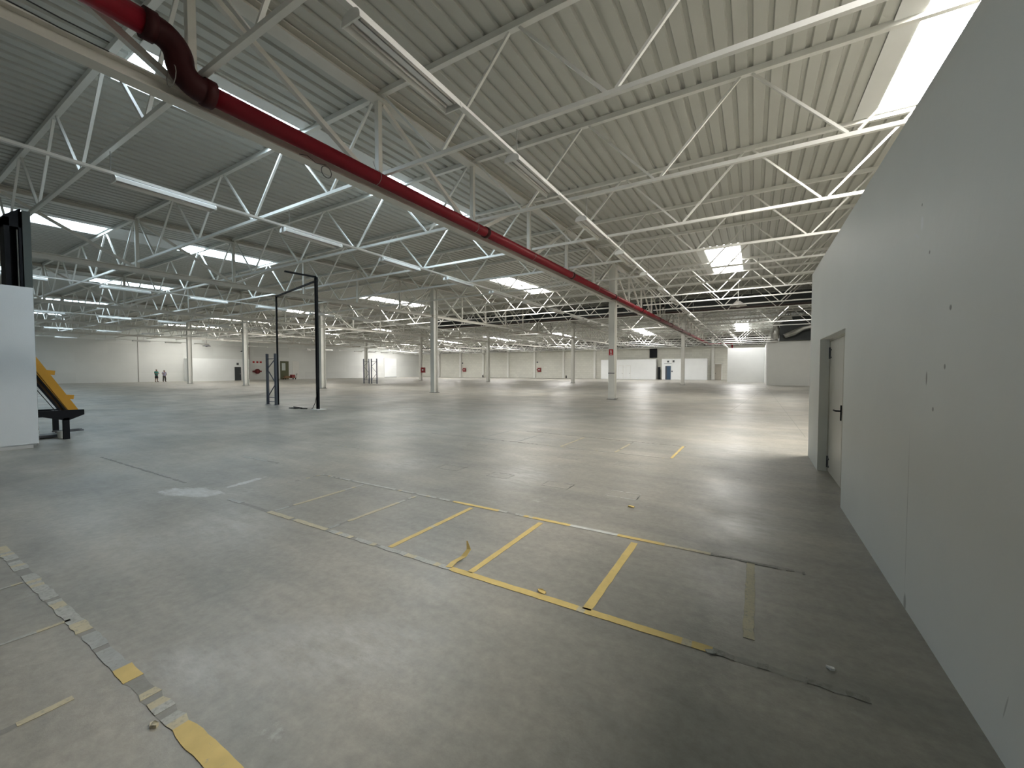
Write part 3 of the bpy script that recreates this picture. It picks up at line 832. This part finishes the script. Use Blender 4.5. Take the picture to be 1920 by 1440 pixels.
# black gantry
gy = empty('pole_gantry', (-15.40, 10.19, 0))
tag(gy, 'tall thin black pole gantry with cables, beside the lone rack upright', 'gantry')
q = MB(); q.box(-.055, .055, -.04, -.02, 0, 5.42); q.box(-.055, -.03, -.04, .05, 0, 5.42); q.box(.03, .055, -.04, .05, 0, 5.42); q.build('pole', 'black', gy)
MB().box(-3.92, -3.86, .52, .58, 0, 5.12).build('pole', 'black', gy)
MB().bar((-.05, 0, 5.26), (-3.89, .55, 5.08), .07, .06).build('cross_beam', 'black', gy)
MB().bar((0, 0, 5.42), (-.05, -1.25, 5.40), .07, .06).build('arm', 'black', gy)
MB().box(-.2, .28, -.2, .2, 0, .03).build('base_plate', 'steel', gy)
MB().tube([(.07, -.03, 5.3), (.075, -.03, 3), (.07, -.04, .9), (-.05, -.08, .3), (-.18, -.12, .05), (-.3, -.1, .02)], .012, 6).build('cable', 'cable', gy)
q = MB(); q.tube([(-16.0, 10.1, .02), (-16.3, 10.0, .02), (-16.6, 10.15, .03), (-16.9, 9.95, .02), (-16.5, 9.85, .02), (-16.2, 10.0, .04), (-16.8, 10.2, .03), (-17.3, 10.3, .02)], .02, 6)
q.box(-17.0, -16.55, 9.9, 10.1, 0, .03)
tag(q.build('cable_heap', 'cable'), 'flat tangle of black cable on the floor left of the gantry foot', 'cable')

# ------------------------------------------------------------------ machine behind the left partition
mc = empty('loading_ramp', (-13.85, 2.75, 0))
tag(mc, 'black steel stand carrying an inclined amber yellow ramp, partly behind the left partition', 'machine')
def side_plate(x, prof, name, th=.08):
    q = MB(); a = [(x, y, z) for y, z in prof]; b2 = [(x - th, y, z) for y, z in prof]; n_ = len(prof)
    q.face(list(reversed(a))); q.face(b2)
    for t in range(n_): q.face([a[t], a[(t + 1) % n_], b2[(t + 1) % n_], b2[t]])
    return q.build(name, 'black', mc)
side_plate(0, [(-1.6, .56), (-.35, .55), (-.02, .45), (.08, .45), (.32, .56), (.32, .68), (-1.6, .70)], 'bed_beam')
side_plate(-2.0, [(-1.6, .44), (.45, .44), (.45, .60), (-1.6, .60)], 'bed_beam')
q = MB(); q.box(-2.0, -.08, .12, .20, .50, .58); q.box(-2.0, -.08, -.8, -.72, .50, .58); q.box(-2.0, -.08, -1.4, -1.32, .50, .58); q.build('cross_members', 'black', mc)
for x, y in ((-.10, -.03), (-2.05, .17)):
    MB().box(x, x + .10, y, y + .10, 0, .5).build('leg', 'black', mc)
for x, y in ((-.10, -1.5), (-2.05, -1.5)):
    MB().box(x, x + .10, y, y + .10, 0, .5).build('leg', 'black', mc)
def incl(name, x, w_, y0, z0, y1, z1, ht, m_):
    return MB().bar((x, y0, z0), (x, y1, z1), w_, ht, upv=(0, 1, 0)).build(name, m_, mc)
incl('ramp_beam', -.10, .10, .17, .64, -.72, 2.38, .15, 'yellowpaint')
incl('ramp_beam', -.55, .10, .17, .64, -.72, 2.38, .15, 'yellowpaint')
incl('under_rail', -.10, .05, .04, .66, -.80, 2.25, .035, 'black')
incl('under_rail', -.12, .05, -.05, .66, -.80, 2.06, .035, 'black')
incl('lining', -.16, .03, .0, .68, -.80, 2.16, .05, 'wood')
incl('stay', -.12, .02, -.12, .66, -.70, 1.72, .012, 'black')
for y0, z0 in ((-.27, 1.58), (.02, 1.00)):
    MB().bar((-.10, y0, z0), (-.10, y0 + .15, z0 - .02), .10, .06, upv=(1, 0, 0)).build('stop_lug', 'yellowpaint', mc)
q = MB(); q.box(-.9, -.5, -1.5, -.02, .02, .08); q.box(-1.2, -1.16, .0, .52, .08, .11); q.box(-.9, -.86, .0, .46, .08, .11); q.box(-1.2, -.86, .46, .49, .08, .11); q.build('floor_frame', 'darksteel', mc)
q = MB(); q.tube([(0, 0, 0), (0, 0, .17)], [.055, .065], 16)
tag(put('bucket', q.mesh('bucket', 'column'), None, (-14.2, 2.74, 0)), 'small pale grey bucket on the floor under the black machine stand', 'bucket')
ms = empty('lift_mast', (-15.0, 2.25, 0))
tag(ms, 'tall black lifting mast rising behind the left partition', 'mast')
q = MB(); q.box(-.5, .0, -.13, -.05, 0, 5.2); q.box(-.5, .0, .09, .13, 0, 5.42); q.hexa([(-.5, -.13, 5.0), (0, -.13, 5.0), (0, .13, 5.0), (-.5, .13, 5.0), (-.5, -.13, 5.24), (0, -.13, 5.24), (0, .13, 5.46), (-.5, .13, 5.46)])
q.build('frame', 'black', ms)
MB().box(-.35, -.28, -.05, .09, .2, 5.0).build('carriage_plate', 'black', ms)
MB().tube([(-.04, .07, .3), (-.04, .07, 4.95)], .014, 8).build('chain', 'chain', ms)
q = MB(); q.box(-15.25, -15.0, 2.40, 2.53, 0, 5.42)
tag(q.build('cladding_post', 'greypost'), 'dark grey post standing right of the black mast', 'post')

# ------------------------------------------------------------------ hanging lamps far off
def bay_lamp(x, y, z, lab, kind):
    r_ = empty('pendant_lamp', (x, y, z)); tag(r_, lab, 'lamp')
    q = MB(); n_ = 16
    pr_ = [(.07, .26), (.13, .25), (.34, .08), (.52, -.04)]
    for (ra, za), (rb, zb2) in zip(pr_, pr_[1:]):
        for t in range(n_):
            a, b2 = 2 * math.pi * t / n_, 2 * math.pi * (t + 1) / n_
            q.face([(ra * math.cos(a), ra * math.sin(a), za), (rb * math.cos(a), rb * math.sin(a), zb2), (rb * math.cos(b2), rb * math.sin(b2), zb2), (ra * math.cos(b2), ra * math.sin(b2), za)])
    q.build('shade', kind, r_)
    MB().tube([(0, 0, -.12), (0, 0, .26)], .12, 10).build('body', 'steel' if kind != 'black' else 'darksteel', r_)
    MB().tube([(0, 0, .3), (0, 0, zt(y) - z + .05)], .02, 6).build('rod', 'steel' if kind != 'black' else 'darksteel', r_)
bay_lamp(-.95, 31.0, 5.95, 'round pale pendant lamp on a rod, right of the red pipe near the dark duct', 'reflector')
bay_lamp(-65.2, 26.6, 5.0, 'round dark pendant lamp hanging before the far left white wall', 'black')
bay_lamp(-69.6, 33.5, 4.6, 'small dark pendant lamp above the low white room on the far left', 'black')
bay_lamp(-64.5, 41.0, 5.0, 'small pale pendant lamp hanging in front of the far left wall, right of others', 'reflector')

# ------------------------------------------------------------------ floor tape
def tape(name, A, B, wd, spec, lab, grp, seed, peel=None):
    rnd = random.Random(seed)
    A = Vector((*A, 0)); B = Vector((*B, 0)); L_ = (B - A).length; d = (B - A) / L_; sd = Vector((-d.y, d.x, 0))
    order = ['y', 'p', 'w', 'W', 'd', 'g']
    mb = MB(); step = 0.055
    t = 0; prev = None
    def spec_at(f):
        for a, b2, c in spec:
            if a <= f < b2: return c
        return None
    while t < L_:
        t2 = min(L_, t + step); c = spec_at(t / L_)
        drop = {'y': .0, 'p': .06, 'w': .12, 'W': .02, 'd': .35, 'g': .1}.get(c, 1)
        w0 = prev if prev else (wd / 2 * rnd.uniform(.8, 1.05), wd / 2 * rnd.uniform(.8, 1.05))
        rag = {'y': .10, 'W': .10, 'p': .25, 'w': .3, 'd': .7, 'g': .3}.get(c, .1)
        w1 = (wd / 2 * rnd.uniform(1 - rag, 1.04), wd / 2 * rnd.uniform(1 - rag, 1.04))
        if c and rnd.random() > drop:
            cc_ = c
            if c == 'y' and rnd.random() < .05: cc_ = 'p'
            if c == 'w' and rnd.random() < .15: cc_ = 'p'
            mb.mi = order.index(cc_)
            a0 = A + d * t; a1 = A + d * t2; h0 = .0015; h1 = .0035
            mb.hexa([a0 - sd * w0[0] + Vector((0, 0, h0)), a0 + sd * w0[1] + Vector((0, 0, h0)), a1 + sd * w1[1] + Vector((0, 0, h0)), a1 - sd * w1[0] + Vector((0, 0, h0)),
                     a0 - sd * w0[0] + Vector((0, 0, h1)), a0 + sd * w0[1] + Vector((0, 0, h1)), a1 + sd * w1[1] + Vector((0, 0, h1)), a1 - sd * w1[0] + Vector((0, 0, h1))])
            prev = w1
        elif prev is not None or rnd.random() < 2:
            mb.mi = 6
            a0 = A + d * t; a1 = A + d * t2; n0 = (wd * .42, wd * .42); w0 = prev or n0; w1 = (wd * .45 * rnd.uniform(.7, 1), wd * .45 * rnd.uniform(.7, 1))
            mb.face([a0 - sd * w0[0] + Vector((0, 0, .0012)), a0 + sd * w0[1] + Vector((0, 0, .0012)), a1 + sd * w1[1] + Vector((0, 0, .0012)), a1 - sd * w1[0] + Vector((0, 0, .0012))]); prev = w1
        t = t2
    o = mb.build('floor_tape', ['tape_' + x for x in order] + ['tape_r'])
    tag(o, lab, 'floor marking', grp)
    return o
G1 = 'tape lines of the near storage grid'
def sp(x0, x1, *l):      # spec given in metres along the line
    return [((a - x0) / (x1 - x0), (b2 - x0) / (x1 - x0), c) for a, b2, c in l]
tape('b', (-5.74, 3.84), (.38, 3.92), .055, sp(-5.74, .38, (-5.74, -3.2, 'w'), (-3.2, -2.5, 'y'), (-2.5, -2.2, 'w'), (-2.2, -1.62, 'y'), (-1.62, -1.17, 'W'), (-1.17, -.72, 'y'), (-.72, -.32, 'p'), (-.32, .38, 'd')),
     'long half yellow half white tape line on the far side of the near grid', G1, 1)
la = tape('a', (-5.62, 2.50), (.52, 2.56), .065, sp(-5.62, .52, (-5.62, -5.35, 'g'), (-4.76, -3.75, 'p'), (-3.75, -2.12, 'w'), (-2.12, -.22, 'y'), (-.2, -.08, 'd'), (-.02, .52, 'd')),
          'long tape line on the near side of the grid with a curled loose end', G1, 2)
# the torn loose end standing up from the line
pk = MB(); pth = [(-2.12, 2.54, .004), (-2.13, 2.62, .012), (-2.09, 2.70, .035), (-2.08, 2.76, .075), (-2.12, 2.79, .13)]
wds = [.030, .028, .026, .020, .006]
for (a, b2, wa, wb) in zip(pth, pth[1:], wds, wds[1:]):
    a = Vector(a); b2 = Vector(b2); sd = Vector((.94, .25, .1))
    pk.hexa([a - sd * wa, a + sd * wa, b2 + sd * wb, b2 - sd * wb] + [q_ + Vector((0, -.002, .003)) for q_ in (a - sd * wa, a + sd * wa, b2 + sd * wb, b2 - sd * wb)])
pk.build('loose_end', 'tape_y', la)
cx = [(-4.71, 'p'), (-3.71, 'p'), (-2.83, 'y'), (-1.92, 'y'), (-.94, 'y'), (0.0, 'p')]
nm = ['first from the left', 'second from the left', 'third from the left', 'fourth from the left', 'fifth from the left', 'rightmost, in the shade of the partition']
for j, (x, c) in enumerate(cx):
    y0, y1 = (2.56, 3.80) if j < 5 else (2.78, 3.90)
    tape('c', (x, y0), (x + (.01 if j else -.01), y1), .055 if j < 4 else .065, [(0, 1, c)] if j > 1 else [(0, .12, 'g'), (.15, .75, 'p'), (.75, 1, 'w')], 'short cross strip of tape in the near grid, ' + nm[j], G1, 10 + j)
tape('e', (-5.73, 3.30), (-5.72, 3.84), .045, [(0, 1, 'w')], 'short faint white strip closing the left end of the near grid', G1, 20)
G2 = 'tape lines in the bottom left corner'
tape('l', (-5.9, .73), (-1.6, .77), .085, [(0, .05, 'p'), (.05, .18, 'w'), (.22, .50, 'w'), (.50, .545, 'p'), (.56, .68, 'g'), (.685, .72, 'y'), (.76, .80, 'p'), (.80, .845, 'w'), (.845, 1, 'y')], 'wide broken tape line running across the bottom left corner', G2, 30)
tape('l1', (-4.75, .25), (-4.76, .70), .03, [(0, 1, 'w')], 'thin white cross strip in the bottom left corner, farthest of three', G2, 31)
tape('l2', (-3.79, .1), (-3.78, .74), .035, [(0, .7, 'w'), (.75, 1, 'p')], 'thin pale cross strip in the bottom left corner, middle of three', G2, 32)
tape('l3', (-2.86, .05), (-2.86, .56), .045, [(0, 1, 'p')], 'yellowish cross strip in the bottom left corner, nearest of three', G2, 33)
G3 = 'faded lines left of the near grid'
tape('f1', (-10.4, 2.51), (-7.0, 2.55), .05, [(0, 1, 'd')], 'dark residue line left of the white paint patch', G3, 40)
tape('f2', (-8.2, 3.88), (-7.1, 3.93), .045, [(0, .7, 'g'), (.7, 1, 'd')], 'short faded line beyond the white paint patch', G3, 41)
tape('f3', (-7.72, 5.51), (-6.6, 5.57), .03, [(0, 1, 'w')], 'thin faint white line alone on the bare floor at mid distance', G3, 42)
G4 = 'tape lines of the farther grid'
tape('g1', (-7.1, 7.88), (-1.27, 7.80), .035, [(0, .3, 'g'), (.3, .52, 'd'), (.55, 1, 'w')], 'long thin line on the near side of the farther grid', G4, 50)
tape('g2', (-5.2, 9.4), (-1.2, 9.2), .03, [(0, 1, 'd')], 'long broken line on the far side of the farther grid', G4, 51)
for j, (x, c) in enumerate(((-5.6, 'g'), (-4.6, 'g'), (-3.49, 'p'), (-2.32, 'p'), (-1.27, 'y'))):
    tape('h', (x, 7.86), (x + .02, 9.22), .05, [(0, .75 if j == 3 else 1, c)], 'cross strip of the farther grid, ' + ['leftmost and faint', 'second from the left, faint', 'middle one', 'second from the right', 'rightmost and brightest yellow'][j], G4, 52 + j)

# small white painted rectangles
rects = [(-4.50, -4.08, 5.10, 5.38, 'leftmost of the nearer four'), (-3.50, -3.14, 5.10, 5.34, 'second of the nearer four, faint'), (-2.55, -2.15, 5.08, 5.34, 'third of the nearer four'), (-1.61, -1.23, 5.08, 5.34, 'rightmost of the nearer four'),
         (-3.12, -2.72, 6.88, 7.16, 'middle of the farther three'), (-2.04, -1.65, 6.84, 7.11, 'rightmost of the farther three'), (-5.33, -4.91, 7.0, 7.2, 'leftmost of the farther three')]
for j, (xa, xb, ya, yb_, l) in enumerate(rects):
    mb = MB(); rnd = random.Random(j); t_ = .012
    for (a, b2) in (((xa, ya), (xb, ya)), ((xa, yb_), (xb, yb_)), ((xa, ya), (xa, yb_)), ((xb, ya), (xb, yb_))):
        n_ = 8
        for s_ in range(n_):
            if rnd.random() < .1: continue
            p_ = [a[0] + (b2[0] - a[0]) * s_ / n_, a[1] + (b2[1] - a[1]) * s_ / n_]; q_ = [a[0] + (b2[0] - a[0]) * (s_ + 1) / n_, a[1] + (b2[1] - a[1]) * (s_ + 1) / n_]
            tt = t_ * rnd.uniform(.6, 1.2) if l.find('faint') < 0 else t_ * .4
            mb.box(min(p_[0], q_[0]) - tt / 2, max(p_[0], q_[0]) + tt / 2, min(p_[1], q_[1]) - tt, max(p_[1], q_[1]) + tt, .0012, .0025)
    tag(mb.build('painted_rectangle', 'tape_W' if j == 3 else 'tape_w'), 'small white painted rectangle on the floor, ' + l, 'floor marking', 'small painted rectangles')

# litter
def scrap(x, y, s_, mt, lab):
    q = MB(); rnd = random.Random(int(x * 100)); n_ = 7
    top = [(x + s_ * math.cos(6.283 * k / n_) * rnd.uniform(.4, 1), y + s_ * .6 * math.sin(6.283 * k / n_) * rnd.uniform(.4, 1), .004 + rnd.uniform(0, .014)) for k in range(n_)]
    q.face(top); q.face([(a, b2, .001) for a, b2, c in reversed(top)])
    for k in range(n_):
        a = top[k]; b2 = top[(k + 1) % n_]; q.face([a, (a[0], a[1], .001), (b2[0], b2[1], .001), b2])
    tag(q.build('floor_scrap', mt), lab, 'litter')
scrap(-1.21, 4.79, .05, 'tape_y', 'small curled yellow scrap lying beyond the near tape grid')
scrap(.39, 2.72, .03, 'signwhite', 'tiny white paper scrap on the shaded floor by the partition')
scrap(-.19, 2.53, .045, 'tape_w', 'pale torn scrap at the right end of the near yellow line')
scrap(-1.30, 2.60, .05, 'tape_y', 'dirty ochre scrap stuck on the near yellow tape line')
scrap(-2.32, .70, .03, 'tape_p', 'torn pale flake beside the bottom left tape line')

# slab joints running up the hall
tag(MB().box(1.10, 1.112, 12, 46, .0005, .0015).build('slab_joint', 'tape_d'), 'dark saw cut joint in the floor beyond the partition corner', 'floor joint')
tag(MB().bar((-.78, 18, .001), (1.1, 45, .001), .014, .001).build('slab_joint', 'tape_d'), 'slanting dark floor crack right of the red pipe line', 'floor joint')

# ------------------------------------------------------------------ two people by the far left wall
def skinned(name, chains, mt, parent, sub=2):
    """chains: list of lists of (point, radius); first point of the first chain is the root, others start at an existing point"""
    vs, es, rs = [], [], []; key = {}
    for ch in chains:
        prev = None
        for p_, r_ in ch:
            kk = tuple(round(c, 4) for c in p_)
            if kk not in key: key[kk] = len(vs); vs.append(p_); rs.append(r_)
            i_ = key[kk]
            if prev is not None and prev != i_: es.append((prev, i_))
            prev = i_
    me = bpy.data.meshes.new(name); me.from_pydata(vs, es, []); me.materials.append(M[mt])
    o = put(name, me, parent)
    m_ = o.modifiers.new('skin', 'SKIN'); m_.use_smooth_shade = True
    sv = me.skin_vertices[0].data if me.skin_vertices else None
    if sv is None:
        bpy.context.view_layer.objects.active = o
        sv = me.skin_vertices[0].data
    for i_, r_ in enumerate(rs): sv[i_].radius = (r_, r_) if not isinstance(r_, tuple) else r_
    sv[0].use_root = True
    s2 = o.modifiers.new('subdivision', 'SUBSURF'); s2.levels = sub; s2.render_levels = sub
    return o
def person(loc, rz, h, lab, shirt, lower, shorts, pose):
    r_ = empty('person', loc, rz); r_.scale = (h / 1.75,) * 3
    tag(r_, lab, 'person', 'people by the far left wall')
    pel = (0, 0, .93); ch = (0, 0, 1.18); ub = (0, 0, 1.38); nk = (0, -.01, 1.49); hd_ = (0, -.02, 1.57); hd2 = (0, -.03, 1.68)
    hips = [(s_ * .10, 0, .88) for s_ in (-1, 1)]; kn = [(s_ * .13, -.02, .49) for s_ in (-1, 1)]; an = [(s_ * .15, .02, .09) for s_ in (-1, 1)]; toe = [(s_ * .19, -.16, .04) for s_ in (-1, 1)]
    sh = [(s_ * .19, 0, 1.41) for s_ in (-1, 1)]
    if pose == 'folded':
        elb = [(s_ * .30, -.02, 1.14) for s_ in (-1, 1)]; wr = [(.08, -.20, 1.16), (-.08, -.21, 1.10)]
    else:
        elb = [(-.30, -.05, 1.15), (.32, .03, 1.13)]; wr = [(-.08, -.20, 1.34), (.20, -.06, .98)]
    body = [[(pel, .14), (ch, .14), (ub, .13), (nk, .058), (hd_, .085), (hd2, .085)]]
    for i_ in (0, 1):
        body.append([(pel, .14), (hips[i_], .085), (kn[i_], .058), (an[i_], .04), (toe[i_], .035)])
        hand = tuple(w + (w - e) * .22 for w, e in zip(wr[i_], elb[i_]))
        body.append([(ub, .13), (sh[i_], .058), (elb[i_], .044), (wr[i_], .028), (hand, .032)])
    skinned('body', body, 'skin', r_)
    for i_ in (0, 1):
        dv = Vector(wr[i_]) - Vector(elb[i_]); dv.normalize(); hnd = Vector(wr[i_]) + dv * .07
        sd = dv.cross(Vector((0, 1, .3))).normalized()
        for f_ in range(5):
            off = (f_ - 1.5) * .020
            st = hnd + sd * off if f_ < 4 else Vector(wr[i_]) + dv * .03 + sd * -.035
            ln = (.065, .075, .07, .055, .05)[f_]
            d2_ = dv if f_ < 4 else (dv - sd).normalized()
            skinned('finger', [[(tuple(st), .009), (tuple(st + d2_ * ln * .55), .009), (tuple(st + d2_ * ln + Vector((0, .012, -.012))), .007)]], 'skin', r_, 1)
    # shirt
    s2 = [[((0, 0, .84), (.20, .16)), ((0, 0, .98), (.21, .17)), (ch, (.215, .17)), (ub, (.17, .13)), ((0, 0, 1.45), (.09, .08))]]
    for i_ in (0, 1):
        e_ = Vector(sh[i_]) * .25 + Vector(elb[i_]) * .75
        s2.append([(ub, (.17, .13)), (sh[i_], .082), (tuple(e_), .066)])
    skinned('shirt', s2, shirt, r_)
    tr_ = [[((0, 0, .97), (.175, .145)), ((0, 0, .86), (.17, .14))]]
    for i_ in (0, 1):
        hp = (hips[i_][0], 0, .80)
        if shorts: tr_.append([((0, 0, .86), (.17, .14)), (hp, .12), ((kn[i_][0], -.01, .46), .105)])
        else: tr_.append([((0, 0, .86), (.17, .14)), (hp, .115), (kn[i_], .095), ((an[i_][0], .02, .10), .075)])
    skinned('shorts' if shorts else 'trousers', tr_, lower, r_)
    for i_ in (0, 1):
        skinned('shoe', [[((an[i_][0], .05, .05), .045), ((an[i_][0] * 1.1, -.05, .045), .048), (toe[i_], .040)]], 'blackcloth', r_, 1)
    skinned('hair', [[((0, .02, 1.66), .088), ((0, .0, 1.73), .080)]], 'hair', r_)
    fc = MB(); fc.tube([(0, -.105, 1.66), (0, -.135, 1.635)], [.010, .016], 6); fc.build('nose', 'skin', r_)
    for s_ in (-1, 1):
        MB().tube([(s_ * .032, -.108, 1.675), (s_ * .032, -.116, 1.675)], .010, 8).build('eye', 'black', r_)
        MB().tube([(s_ * .088, -.015, 1.68), (s_ * .094, -.01, 1.63)], .014, 6).build('ear', 'skin', r_)
    MB().tube([(-.025, -.108, 1.605), (.025, -.108, 1.605)], .006, 6).build('mouth', 'pipedark', r_)
    return r_
person((-70.6, 22.75, 0), R(120), 1.78, 'person in a teal shirt and black shorts standing with folded arms, left of two', 'teal', 'blackcloth', True, 'folded')
person((-70.4, 23.55, 0), R(100), 1.66, 'person in a pale lilac shirt and dark trousers with one hand raised, right of two', 'lilac', 'darkcloth', False, 'raised')
